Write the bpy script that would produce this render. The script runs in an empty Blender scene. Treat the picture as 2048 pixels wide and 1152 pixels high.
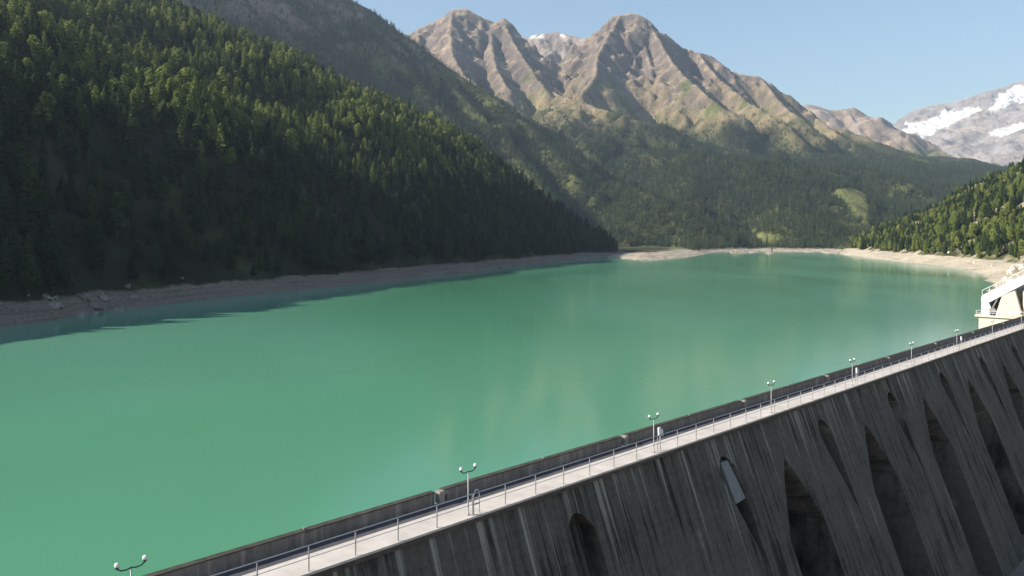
import bpy, math, random
import numpy as np
from mathutils import Vector
R = math.radians
random.seed(7)
rng = np.random.default_rng(11)
SC = bpy.context.scene
COL = SC.collection

# ------------------------------------------------------------------ camera
F, YH, CZ = 1607.0, 472.0, 26.0            # focal length and horizon in photo pixels, camera height over the lake
cam = bpy.data.cameras.new('camera')
cam.sensor_width = 36.0
cam.lens = F / 2048 * 36
cam.shift_y = -(576 - YH) / 2048
cam.clip_start = 0.5
cam.clip_end = 30000
camo = bpy.data.objects.new('camera', cam)
COL.objects.link(camo)
camo.location = (0, 0, CZ)
camo.rotation_euler = (R(90), 0, 0)
SC.camera = camo

# ------------------------------------------------------------------ sky, sun, exposure
SUN_EL, SUN_AZ = R(32), R(-104)             # azimuth: compass angle from +Y, clockwise
world = bpy.data.worlds.new('World')
SC.world = world
world.use_nodes = True
wn = world.node_tree
bgn = wn.nodes['Background']
sky = wn.nodes.new('ShaderNodeTexSky')
sky.sky_type = 'NISHITA'
sky.sun_disc = False
sky.sun_elevation = SUN_EL
sky.sun_rotation = SUN_AZ
sky.altitude = 1800
sky.air_density = 1.6
sky.dust_density = 1.6
sky.ozone_density = 2.5
wn.links.new(sky.outputs[0], bgn.inputs[0])
bgn.inputs[1].default_value = 0.085
sun = bpy.data.lights.new('sun', 'SUN')
sun.energy = 5.0
sun.angle = R(0.5)
sun.color = (1.0, 0.93, 0.80)
suno = bpy.data.objects.new('sun', sun)
COL.objects.link(suno)
sd = Vector((math.sin(SUN_AZ) * math.cos(SUN_EL), math.cos(SUN_AZ) * math.cos(SUN_EL), math.sin(SUN_EL)))
suno.rotation_euler = (-sd).to_track_quat('-Z', 'Y').to_euler()
suno.location = sd * 500
SC.view_settings.view_transform = 'Standard'
SC.view_settings.look = 'None'
SC.view_settings.gamma = 1
SC.view_settings.exposure = 0.95
SC.cycles.max_bounces = 6
SC.cycles.transparent_max_bounces = 4
SC.cycles.use_denoising = True

# ------------------------------------------------------------------ helpers
def at(px, py, Y):
    return ((px - 1024) / F * Y, Y, CZ + (YH - py) / F * Y)

def on_water(px, py, z=0.0):
    Y = (z - CZ) * F / (YH - py)
    return ((px - 1024) / F * Y, Y)

def proj(x, y, z):
    return 1024 + F * x / y, YH - F * (z - CZ) / y

def tag(o, label=None, cat=None, group=None, kind=None):
    if label: o['label'] = label
    if cat: o['category'] = cat
    if group: o['group'] = group
    if kind: o['kind'] = kind
    return o

def link(o, parent=None):
    COL.objects.link(o)
    if parent: o.parent = parent
    return o

def empty(name, loc=(0, 0, 0), rz=0.0):
    o = bpy.data.objects.new(name, None)
    o.location = loc
    o.rotation_euler = (0, 0, rz)
    return link(o)

class MB:
    def __init__(s): s.v, s.f = [], []
    def add(s, vs, fs):
        n = len(s.v); s.v += [tuple(q) for q in vs]; s.f += [tuple(n + i for i in f) for f in fs]; return s
    def box(s, x0, x1, y0, y1, z0, z1, bev=0.0):
        if bev <= 0:
            vs = [(x, y, z) for x in (x0, x1) for y in (y0, y1) for z in (z0, z1)]
            return s.add(vs, [(0, 1, 3, 2), (4, 6, 7, 5), (0, 4, 5, 1), (2, 3, 7, 6), (0, 2, 6, 4), (1, 5, 7, 3)])
        b = bev
        rings = [(z0, b), (z0 + b, 0), (z1 - b, 0), (z1, b)]
        vs = []
        for z, i in rings:
            vs += [(x0 + i, y0 + b, z), (x0 + b, y0 + i, z), (x1 - b, y0 + i, z), (x1 - i, y0 + b, z),
                   (x1 - i, y1 - b, z), (x1 - b, y1 - i, z), (x0 + b, y1 - i, z), (x0 + i, y1 - b, z)]
        fs = [tuple(reversed(range(8))), tuple(range(24, 32))]
        for r in range(3):
            for k in range(8):
                k2 = (k + 1) % 8
                fs.append((r * 8 + k, r * 8 + k2, r * 8 + 8 + k2, r * 8 + 8 + k))
        return s.add(vs, fs)
    def prism(s, pts, axis, a, b):
        """polygon pts (2D) extruded along axis 'x' (pts = y,z) or 'y' (pts = x,z) or 'z'"""
        n = len(pts)
        def put(p, w): return {'x': (w, p[0], p[1]), 'y': (p[0], w, p[1]), 'z': (p[0], p[1], w)}[axis]
        vs = [put(p, a) for p in pts] + [put(p, b) for p in pts]
        fs = [tuple(range(n)), tuple(reversed(range(n, 2 * n)))]
        fs += [(i, n + i, n + (i + 1) % n, (i + 1) % n) for i in range(n)]
        return s.add(vs, fs)
    def tube(s, path, rad, n=8):
        path = [Vector(p) for p in path]
        rad = rad if isinstance(rad, (list, tuple)) else [rad] * len(path)
        vs, fs = [], []
        for i, p in enumerate(path):
            d = (path[min(i + 1, len(path) - 1)] - path[max(i - 1, 0)]).normalized()
            a = d.orthogonal().normalized() if abs(d.z) > .9 else d.cross(Vector((0, 0, 1))).normalized()
            b = d.cross(a)
            for k in range(n):
                w = 2 * math.pi * k / n
                vs.append(p + (a * math.cos(w) + b * math.sin(w)) * rad[i])
        for i in range(len(path) - 1):
            for k in range(n):
                k2 = (k + 1) % n
                fs.append((i * n + k, i * n + k2, i * n + n + k2, i * n + n + k))
        m = (len(path) - 1) * n
        fs += [tuple(reversed(range(n))), tuple(m + k for k in range(n))]
        return s.add(vs, fs)
    def sphere(s, c, r, nu=12, nv=8):
        vs = [(c[0], c[1], c[2] + r)]
        for j in range(1, nv):
            th = math.pi * j / nv
            for i in range(nu):
                a = 2 * math.pi * i / nu
                vs.append((c[0] + r * math.sin(th) * math.cos(a), c[1] + r * math.sin(th) * math.sin(a), c[2] + r * math.cos(th)))
        vs.append((c[0], c[1], c[2] - r))
        fs = [(0, 1 + i, 1 + (i + 1) % nu) for i in range(nu)]
        for j in range(nv - 2):
            for i in range(nu):
                a, b = 1 + j * nu + i, 1 + j * nu + (i + 1) % nu
                fs.append((a, a + nu, b + nu, b))
        e = len(vs) - 1; q = 1 + (nv - 2) * nu
        fs += [(e, q + (i + 1) % nu, q + i) for i in range(nu)]
        return s.add(vs, fs)
    def mesh(s, name, mat, smooth=False):
        me = bpy.data.meshes.new(name)
        me.from_pydata(s.v, [], s.f)
        me.materials.append(mat)
        if smooth: me.shade_smooth()
        me.update()
        return me
    def build(s, name, mat, parent=None, smooth=False):
        return link(bpy.data.objects.new(name, s.mesh(name, mat, smooth)), parent)

# noise in numpy
def _hash(ix, iy, seed):
    h = (ix.astype(np.int64) * 374761393 + iy.astype(np.int64) * 668265263 + seed * 974634777) & 0xffffffff
    h = ((h ^ (h >> 13)) * 1274126177) & 0xffffffff
    h = (h ^ (h >> 16)) & 0xffffffff
    return h
def perlin(x, y, seed=0):
    xi, yi = np.floor(x), np.floor(y)
    xf, yf = x - xi, y - yi
    u, v = xf**3 * (xf * (xf * 6 - 15) + 10), yf**3 * (yf * (yf * 6 - 15) + 10)
    def g(dx, dy):
        a = _hash(xi + dx, yi + dy, seed) / 4294967296.0 * 2 * np.pi
        return np.cos(a) * (xf - dx) + np.sin(a) * (yf - dy)
    return ((g(0, 0) * (1 - u) + g(1, 0) * u) * (1 - v) + (g(0, 1) * (1 - u) + g(1, 1) * u) * v) * 1.5
def fbm(x, y, seed=0, o=5, gain=.5):
    r, a = 0, 1.0
    for i in range(o):
        r = r + a * perlin(x, y, seed + i * 17); x, y, a = x * 2.03, y * 2.03, a * gain
    return r
def ridged(x, y, seed=0, o=5, gain=.5):
    r, a, w = 0, 1.0, 1.0
    for i in range(o):
        n = 1 - 1.15 * np.abs(perlin(x, y, seed + i * 13)); n = np.maximum(n, 0) * (.45 + .55 * n)
        r = r + a * n * w; w = np.clip(n * 1.4, 0, 1); x, y, a = x * 2.1, y * 2.1, a * gain
    return r
def sstep(a, b, x):
    t = np.clip((x - a) / (b - a), 0, 1); return t * t * (3 - 2 * t)

# ------------------------------------------------------------------ materials
def new_mat(name):
    m = bpy.data.materials.new(name); m.use_nodes = True
    return m, m.node_tree.nodes, m.node_tree.links, m.node_tree.nodes['Principled BSDF']
def noise_node(N, L, vec, scale, detail=6, rough=.6, dist=0):
    n = N.new('ShaderNodeTexNoise'); n.inputs['Scale'].default_value = scale
    n.inputs['Detail'].default_value = detail; n.inputs['Roughness'].default_value = rough
    n.inputs['Distortion'].default_value = dist
    if vec: L.new(vec, n.inputs['Vector'])
    return n
def ramp_node(N, L, fac, stops):
    r = N.new('ShaderNodeValToRGB'); e = r.color_ramp.elements
    while len(e) < len(stops): e.new(.5)
    for i, (p, c) in enumerate(stops):
        e[i].position = p; e[i].color = (*c, 1) if len(c) == 3 else c
    L.new(fac, r.inputs[0]); return r
def mix_node(N, L, a, b, fac, mode='MIX'):
    m = N.new('ShaderNodeMix'); m.data_type = 'RGBA'; m.blend_type = mode
    for sock, val in ((m.inputs[0], fac), (m.inputs[6], a), (m.inputs[7], b)):
        if hasattr(val, 'is_linked') or hasattr(val, 'node'): L.new(val, sock)
        elif isinstance(val, (int, float)): sock.default_value = val
        else: sock.default_value = (*val, 1)
    return m.outputs[2]
def math_node(N, L, op, a, b=None, c=None):
    m = N.new('ShaderNodeMath'); m.operation = op
    for i, val in enumerate((a, b, c)):
        if val is None: continue
        if isinstance(val, (int, float)): m.inputs[i].default_value = val
        else: L.new(val, m.inputs[i])
    return m.outputs[0]
def bump_node(N, L, h, strength, dist, bsdf):
    b = N.new('ShaderNodeBump'); b.inputs['Strength'].default_value = strength; b.inputs['Distance'].default_value = dist
    L.new(h, b.inputs['Height']); L.new(b.outputs[0], bsdf.inputs['Normal']); return b

def plain(name, col, rough=.6, metal=0.0, var=.25, scale=3.0, spec=.4):
    m, N, L, B = new_mat(name)
    g = N.new('ShaderNodeNewGeometry')
    n = noise_node(N, L, g.outputs['Position'], scale)
    lo = tuple(c * (1 - var) for c in col); hi = tuple(min(1, c * (1 + var)) for c in col)
    r = ramp_node(N, L, n.outputs[0], [(.3, lo), (.7, hi)])
    L.new(r.outputs[0], B.inputs['Base Color'])
    B.inputs['Roughness'].default_value = rough; B.inputs['Metallic'].default_value = metal
    B.inputs['Specular IOR Level'].default_value = spec
    return m

def terrain_mat(name, bank=None, nscale=.02, bumpd=3.0, bank_top=7.0):
    m, N, L, B = new_mat(name)
    g = N.new('ShaderNodeNewGeometry')
    a = N.new('ShaderNodeAttribute'); a.attribute_name = 'ground'
    n1 = noise_node(N, L, g.outputs['Position'], nscale, 8, .65)
    n2 = noise_node(N, L, g.outputs['Position'], nscale * 9, 6, .6)
    v = ramp_node(N, L, n1.outputs[0], [(.3, (.62, .62, .62)), (.7, (1.35, 1.35, 1.35))])
    v2 = ramp_node(N, L, n2.outputs[0], [(.3, (.75, .75, .75)), (.7, (1.2, 1.2, 1.2))])
    c = mix_node(N, L, a.outputs['Color'], v.outputs[0], 1.0, 'MULTIPLY')
    c = mix_node(N, L, c, v2.outputs[0], 1.0, 'MULTIPLY')
    if bank:
        sp = N.new('ShaderNodeSeparateXYZ'); L.new(g.outputs['Position'], sp.inputs[0])
        nb = noise_node(N, L, g.outputs['Position'], .07, 5, .6)
        e = math_node(N, L, 'MULTIPLY_ADD', nb.outputs[0], -5.0, sp.outputs[2])
        e = math_node(N, L, 'ADD', e, 2.5)
        fr = N.new('ShaderNodeMapRange'); fr.inputs['From Min'].default_value = bank_top - .6; fr.inputs['From Max'].default_value = bank_top + .4
        L.new(e, fr.inputs[0])
        # strand lines left by the falling water: thin level bands of slightly different gravel
        mp = N.new('ShaderNodeMapping'); mp.inputs['Scale'].default_value = (.03, .03, 1.1); L.new(g.outputs['Position'], mp.inputs[0])
        nl = noise_node(N, L, mp.outputs[0], 1.0, 4, .6)
        ng = noise_node(N, L, g.outputs['Position'], .9, 6, .7)
        bc = ramp_node(N, L, nl.outputs[0], [(.3, tuple(x * .72 for x in bank)), (.5, bank), (.72, tuple(x * 1.18 for x in bank))])
        bv = ramp_node(N, L, ng.outputs[0], [(.3, (.6, .6, .6)), (.7, (1.25, 1.25, 1.25))])
        bcol = mix_node(N, L, bc.outputs[0], bv.outputs[0], 1.0, 'MULTIPLY')
        c = mix_node(N, L, bcol, c, fr.outputs[0])
    L.new(c, B.inputs['Base Color'])
    B.inputs['Roughness'].default_value = .95
    B.inputs['Specular IOR Level'].default_value = .1
    bump_node(N, L, n2.outputs[0], .6, bumpd, B)
    return m

M = {}
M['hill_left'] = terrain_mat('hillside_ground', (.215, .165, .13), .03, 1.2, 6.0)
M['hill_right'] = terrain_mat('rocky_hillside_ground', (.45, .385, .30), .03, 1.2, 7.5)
M['valley'] = terrain_mat('valley_ground', (.43, .365, .285), .012, 14.0, 5.5)
M['range'] = terrain_mat('mountain_rock', None, .008, 14.0)
M['far'] = terrain_mat('far_mountain_rock', None, .004, 20.0)

def foliage_mat(name, lo, mid, hi):
    m, N, L, B = new_mat(name)
    oi = N.new('ShaderNodeObjectInfo')
    r = ramp_node(N, L, oi.outputs['Random'], [(0, lo), (.55, mid), (1, hi)])
    g = N.new('ShaderNodeNewGeometry')
    n = noise_node(N, L, g.outputs['Position'], .6, 3)
    v = ramp_node(N, L, n.outputs[0], [(.3, (.7, .7, .7)), (.7, (1.3, 1.3, 1.3))])
    c = mix_node(N, L, r.outputs[0], v.outputs[0], 1.0, 'MULTIPLY')
    L.new(c, B.inputs['Base Color'])
    B.inputs['Roughness'].default_value = .85; B.inputs['Specular IOR Level'].default_value = .15
    tr = N.new('ShaderNodeBsdfTranslucent'); L.new(c, tr.inputs[0])
    ms = N.new('ShaderNodeMixShader'); ms.inputs[0].default_value = .22
    L.new(B.outputs[0], ms.inputs[1]); L.new(tr.outputs[0], ms.inputs[2])
    L.new(ms.outputs[0], N['Material Output'].inputs[0])
    return m
M['needles'] = foliage_mat('shade_toned_needles', (.012, .024, .010), (.025, .044, .015), (.046, .068, .021))  # foliage darkened to carry the shade of the lower slope
M['larch'] = foliage_mat('larch_needles', (.080, .115, .030), (.150, .180, .042), (.215, .235, .055))  # same foliage lightened to carry the sun on the upper slope
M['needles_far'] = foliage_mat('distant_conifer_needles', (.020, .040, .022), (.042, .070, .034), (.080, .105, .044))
M['bark'] = plain('conifer_bark', (.09, .065, .05), .95, 0, .35, 2.0, .1)

# water: milky glacial lake
def water_mat():
    m, N, L, B = new_mat('glacial_lake_water')
    g = N.new('ShaderNodeNewGeometry')
    mp = N.new('ShaderNodeMapping'); mp.inputs['Rotation'].default_value = (0, 0, R(25)); mp.inputs['Scale'].default_value = (1, .35, 1)
    L.new(g.outputs['Position'], mp.inputs[0])
    n = noise_node(N, L, mp.outputs[0], .006, 3, .5, .6)
    r = ramp_node(N, L, n.outputs[0], [(.32, (.066, .224, .124)), (.5, (.086, .262, .156)), (.68, (.118, .304, .210))])
    L.new(r.outputs[0], B.inputs['Base Color'])
    B.inputs['Roughness'].default_value = .06
    B.inputs['IOR'].default_value = 1.33
    B.inputs['Specular IOR Level'].default_value = .40
    n1 = noise_node(N, L, g.outputs['Position'], .7, 4, .55)
    n2 = noise_node(N, L, mp.outputs[0], .12, 3, .5)
    h = math_node(N, L, 'MULTIPLY_ADD', n2.outputs[0], 1.5, n1.outputs[0])
    big = noise_node(N, L, mp.outputs[0], .012, 3, .55, .8)
    fade = ramp_node(N, L, big.outputs[0], [(.38, (.15, .15, .15)), (.66, (1, 1, 1))])
    bn = bump_node(N, L, math_node(N, L, 'MULTIPLY', h, fade.outputs[0]), .16, .14, B)
    rr_ = ramp_node(N, L, big.outputs[0], [(.35, (.095, .095, .095)), (.7, (.15, .15, .15))])
    L.new(rr_.outputs[0], B.inputs['Roughness'])
    return m
M['water'] = water_mat()

# dam frame: t along the crest (away from the camera, to the right), u towards the lake
PHI = math.atan(1564 / F)
DX, DY = math.sin(PHI), math.cos(PHI)
DAM_RZ = math.atan2(DY, DX)
def dam_xy(t, u): return (t * DX - u * DY, t * DY + u * DX)

def concrete_mat(name, dark, mid, pale, streak=1.0, bump=.4):
    m, N, L, B = new_mat(name)
    g = N.new('ShaderNodeNewGeometry')
    vr = N.new('ShaderNodeVectorRotate'); vr.rotation_type = 'Z_AXIS'; vr.inputs['Angle'].default_value = -DAM_RZ
    L.new(g.outputs['Position'], vr.inputs[0])
    mp = N.new('ShaderNodeMapping'); mp.inputs['Scale'].default_value = (1.5, .14, .055); L.new(vr.outputs[0], mp.inputs[0])
    s1 = noise_node(N, L, mp.outputs[0], 1.0, 5, .62, .15)
    mp2 = N.new('ShaderNodeMapping'); mp2.inputs['Scale'].default_value = (4.5, .3, .16); L.new(vr.outputs[0], mp2.inputs[0])
    s2 = noise_node(N, L, mp2.outputs[0], 1.0, 4, .6)
    b1 = noise_node(N, L, vr.outputs[0], .16, 6, .6)
    b2 = noise_node(N, L, vr.outputs[0], 2.2, 6, .65)
    st = math_node(N, L, 'MULTIPLY_ADD', s2.outputs[0], .35, math_node(N, L, 'MULTIPLY', s1.outputs[0], .65))
    st = math_node(N, L, 'MULTIPLY_ADD', math_node(N, L, 'SUBTRACT', b1.outputs[0], .5), .45, st)
    r = ramp_node(N, L, st, [(.36, dark), (.5, mid), (.60, mid), (.70, pale)])
    c = mix_node(N, L, mid, r.outputs[0], streak)
    v = ramp_node(N, L, b2.outputs[0], [(.3, (.78, .78, .78)), (.7, (1.2, 1.2, 1.2))])
    c = mix_node(N, L, c, v.outputs[0], 1.0, 'MULTIPLY')
    # pale lime streaks washed down from the deck joints
    sp0 = N.new('ShaderNodeSeparateXYZ'); L.new(vr.outputs[0], sp0.inputs[0])
    mp3 = N.new('ShaderNodeMapping'); mp3.inputs['Scale'].default_value = (1.9, .02, .03); L.new(vr.outputs[0], mp3.inputs[0])
    s3 = noise_node(N, L, mp3.outputs[0], 1.0, 3, .55)
    top = N.new('ShaderNodeMapRange'); top.inputs['From Min'].default_value = -6; top.inputs['From Max'].default_value = 7; top.inputs['To Min'].default_value = -.12; top.inputs['To Max'].default_value = .06
    L.new(sp0.outputs[2], top.inputs[0])
    lime = N.new('ShaderNodeMapRange'); lime.inputs['From Min'].default_value = .60; lime.inputs['From Max'].default_value = .72
    L.new(math_node(N, L, 'ADD', s3.outputs[0], top.outputs[0]), lime.inputs[0])
    c = mix_node(N, L, c, tuple(min(1, x * 1.7) for x in pale), math_node(N, L, 'MULTIPLY', lime.outputs[0], .75 * streak))
    # horizontal pour lines
    sp = N.new('ShaderNodeSeparateXYZ'); L.new(vr.outputs[0], sp.inputs[0])
    w = math_node(N, L, 'FRACT', math_node(N, L, 'MULTIPLY', sp.outputs[2], 1 / 1.5))
    lt = math_node(N, L, 'LESS_THAN', w, .05)
    c = mix_node(N, L, c, (.55, .55, .55), math_node(N, L, 'MULTIPLY', lt, .35 * streak), 'MULTIPLY')
    L.new(c, B.inputs['Base Color'])
    B.inputs['Roughness'].default_value = .92; B.inputs['Specular IOR Level'].default_value = .2
    bump_node(N, L, b2.outputs[0], bump, .05, B)
    return m
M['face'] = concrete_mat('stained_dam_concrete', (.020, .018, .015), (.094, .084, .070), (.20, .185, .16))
M['deck'] = plain('pale_walkway_concrete', (.50, .45, .405), .9, 0, .14, .7, .2)
M['parapet'] = concrete_mat('weathered_parapet_concrete', (.115, .098, .088), (.175, .152, .138), (.23, .205, .19), .6)
M['parapet_shade'] = plain('painted_parapet_shade', (.085, .08, .085), .9, 0, .25, 1.0, .2)  # dark colour standing in for the parapet's shadow on the deck
M['coping'] = plain('mossy_dark_coping', (.060, .055, .045), .9, 0, .35, 1.4, .15)
M['pilaster'] = plain('pale_pilaster_concrete', (.25, .225, .205), .9, 0, .2, 2.0, .2)
M['cornice'] = plain('dark_cornice_concrete', (.085, .07, .065), .9, 0, .3, 1.2, .2)
M['patch'] = plain('light_repair_mortar', (.19, .195, .19), .9, 0, .12, 1.5, .2)
M['steel'] = plain('galvanised_steel', (.34, .335, .34), .55, .4, .12, 4.0)
M['darksteel'] = plain('dark_painted_steel', (.05, .06, .05), .5, .3, .2, 4.0)
M['globe'] = plain('opal_glass_globe', (.62, .70, .65), .25, 0, .04, 4.0, .5)
M['white'] = plain('white_painted_metal', (.72, .73, .74), .45, 0, .05, 1.5)
M['cream'] = plain('cream_concrete', (.60, .53, .43), .85, 0, .07, .5, .2)
M['lead'] = plain('grey_machine_paint', (.22, .21, .21), .6, .2, .2, 2.0)
M['boulder'] = plain('grey_boulder_rock', (.25, .215, .185), .95, 0, .4, .8, .1)
M['paleboulder'] = plain('pale_boulder_rock', (.56, .52, .45), .95, 0, .3, .6, .1)
M['darkboulder'] = plain('dark_boulder_rock', (.08, .065, .05), .95, 0, .3, .6, .1)

# ------------------------------------------------------------------ terrain functions
def seg_dist(X, Y, P, closed=False):
    """distance to a polyline, and nothing else"""
    P = np.asarray(P, float); n = len(P); D = np.full(X.shape, 1e18)
    for i in range(n if closed else n - 1):
        a, b = P[i], P[(i + 1) % n]; v = b - a
        t = np.clip(((X - a[0]) * v[0] + (Y - a[1]) * v[1]) / (v @ v), 0, 1)
        D = np.minimum(D, (X - a[0] - t * v[0])**2 + (Y - a[1] - t * v[1])**2)
    return np.sqrt(D)
def inside(X, Y, P):
    r = np.zeros(X.shape, bool); n = len(P)
    for i in range(n):
        (x0, y0), (x1, y1) = P[i], P[(i + 1) % n]
        if y0 == y1: continue
        c = ((y0 > Y) != (y1 > Y)) & (X < (x1 - x0) * (Y - y0) / (y1 - y0) + x0)
        r ^= c
    return r
def sdist(X, Y, P):
    d = seg_dist(X, Y, P, True); return np.where(inside(X, Y, P), d, -d)

LEFT = [(-120, -60), (-160, 60), (-158, 160), on_water(0, 655), on_water(110, 640), on_water(200, 627), on_water(350, 606), on_water(500, 590),
        on_water(700, 570), on_water(850, 553), on_water(1000, 536), on_water(1130, 521), on_water(1215, 514), (150, 1010), (140, 1060),
        (60, 1180), (-60, 1330), (-300, 1640), (-700, 2100), (-1400, 2100), (-1400, -60)]
def h_left(X, Y):
    wx = X + 7 * fbm(X / 40, Y / 40, 3, 3); wy = Y + 7 * fbm(X / 40, Y / 40, 9, 3)
    s = sdist(wx, wy, LEFT)
    bank = np.where(s < 14, s * .56, 7.84)
    u = np.maximum(s - 14, 0)
    w9 = sstep(640, 860, Y)                      # the spur at the far end is steep all the way up
    k1 = 1.12 - .26 * w9; ub = 51 + 105 * w9
    z = bank + k1 * np.minimum(u, ub) + (.548 - .043 * w9) * np.clip(u - ub, 0, 1e9)
    v = np.clip(u - 51, 0, 1e9)
    # benches and steps running across the slope
    z = z + (1 - .7 * w9) * sstep(0, 60, v) * 7.5 * np.sin(v * 2 * np.pi / 125 + 2.6 * fbm(X / 260, Y / 260, 25, 2) - .5)
    amp = np.clip(u / 120, 0, 1)
    z = z + amp * (1 - .5 * w9) * (15 * fbm(X / 230, Y / 230, 21, 3) + 5 * fbm(X / 60, Y / 60, 5, 3))
    return np.where(s < 0, np.maximum(s * .4, -20), z)

RIGHT = [on_water(1660, 504), on_water(1700, 511), on_water(1760, 518), on_water(1800, 524), on_water(1860, 529), on_water(1900, 534), on_water(1945, 541), on_water(1975, 551), on_water(1990, 566),
         on_water(1998, 585), (205, 300), (185, 250), (330, 60), (1800, 60), (1800, 1500), (1100, 1330), (760, 1240), (600, 1290), (540, 1345)]
def h_right(X, Y):
    wx = X + 9 * fbm(X / 45, Y / 45, 13, 3); wy = Y + 9 * fbm(X / 45, Y / 45, 19, 3)
    s = sdist(wx, wy, RIGHT)
    bank = np.where(s < 22, s * .33, 7.3)
    u = np.maximum(s - 22, 0)
    z = bank + .50 * np.minimum(u, 60) + .60 * np.clip(u - 60, 0, 1e9)
    amp = np.clip(u / 60, 0, 1)
    rr = ridged(X / 70, Y / 70, 41, 4) - .9
    z = z + amp * (7 * rr + 8 * fbm(X / 160, Y / 160, 44, 3)) * np.clip((Y - 300) / 200, .3, 1)
    return np.where(s < 0, np.maximum(s * .35, -20), z)

def ridge_field(X, Y, ridges, noise_amp, wl, seed, L=1500., warp=40., gully=.36):
    wx = X + warp * fbm(X / 260, Y / 260, seed + 5, 4); wy = Y + warp * fbm(X / 260, Y / 260, seed + 8, 4)
    H = np.full(X.shape, -1e9); DD = np.full(X.shape, 1e9); AA = np.zeros(X.shape); run = 0.0
    for pts, k in ridges:
        W = [at(*p) for p in pts]; run += 1000
        for a, b in zip(W[:-1], W[1:]):
            vx, vy = b[0] - a[0], b[1] - a[1]
            t = np.clip(((wx - a[0]) * vx + (wy - a[1]) * vy) / (vx * vx + vy * vy + 1e-9), 0, 1)
            # the warp fades out at the crest itself, so the skyline stays where it is
            d = np.hypot(wx - a[0] - t * vx, wy - a[1] - t * vy)
            t0 = np.clip(((X - a[0]) * vx + (Y - a[1]) * vy) / (vx * vx + vy * vy + 1e-9), 0, 1)
            d0 = np.hypot(X - a[0] - t0 * vx, Y - a[1] - t0 * vy)
            w = sstep(0, 160, d0); d = d0 * (1 - w) + d * w; t = t0 * (1 - w) + t * w
            h = a[2] + t * (b[2] - a[2]) - k * L * np.log1p(d / L)
            up = h > H
            DD = np.where(up, d0, DD); H = np.where(up, h, H); ln = math.hypot(vx, vy)
            AA = np.where(up, run + t * ln, AA); run += ln
    w = np.clip(DD / 300, .05, 1)
    n = ridged(wx / wl, wy / wl, seed, 6, .5) - 1.5
    # flutes and gullies running down from the crest
    gy = ridged(AA / (wl * .30) + .35 * fbm(X / 150, Y / 150, seed + 31, 3), DD / (wl * 2.2), seed + 41, 5, .55) - 1.4
    return H + .45 * noise_amp * n * w + gully * noise_amp * gy * np.clip(DD / 220, .04, 1) + noise_amp * .12 * fbm(X / 70, Y / 70, seed + 3, 3, .45) * np.clip(DD / 60, .25, 1), DD

MID_RIDGES = [
    ([(-369, -518, 1500), (60, -358, 1750), (299, -248, 1950), (456, -185, 2150), (570, -125, 2350)], .98),  # unseen ridge above the frame, added to cast shadow over this mountain
    ([(330, -260, 2300), (560, -115, 2350), (650, -40, 2350), (705, 0, 2350), (745, 22, 2350), (785, 52, 2330), (830, 88, 2280), (880, 120, 2230), (930, 155, 2180), (990, 195, 2100), (1060, 248, 2000), (1110, 300, 1880), (1150, 350, 1750)], .82),
    ([(650, -40, 2350), (720, 60, 2150), (820, 150, 1980), (900, 235, 1820), (960, 315, 1680), (1010, 385, 1520)], .85),
    ([(830, 88, 2280), (900, 165, 2080), (985, 250, 1900), (1060, 340, 1700), (1120, 430, 1500)], .85),
]
def h_mid(X, Y):
    z, d = ridge_field(X, Y, MID_RIDGES, 60, 330, 71, 9000., 35.)
    return z

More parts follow.
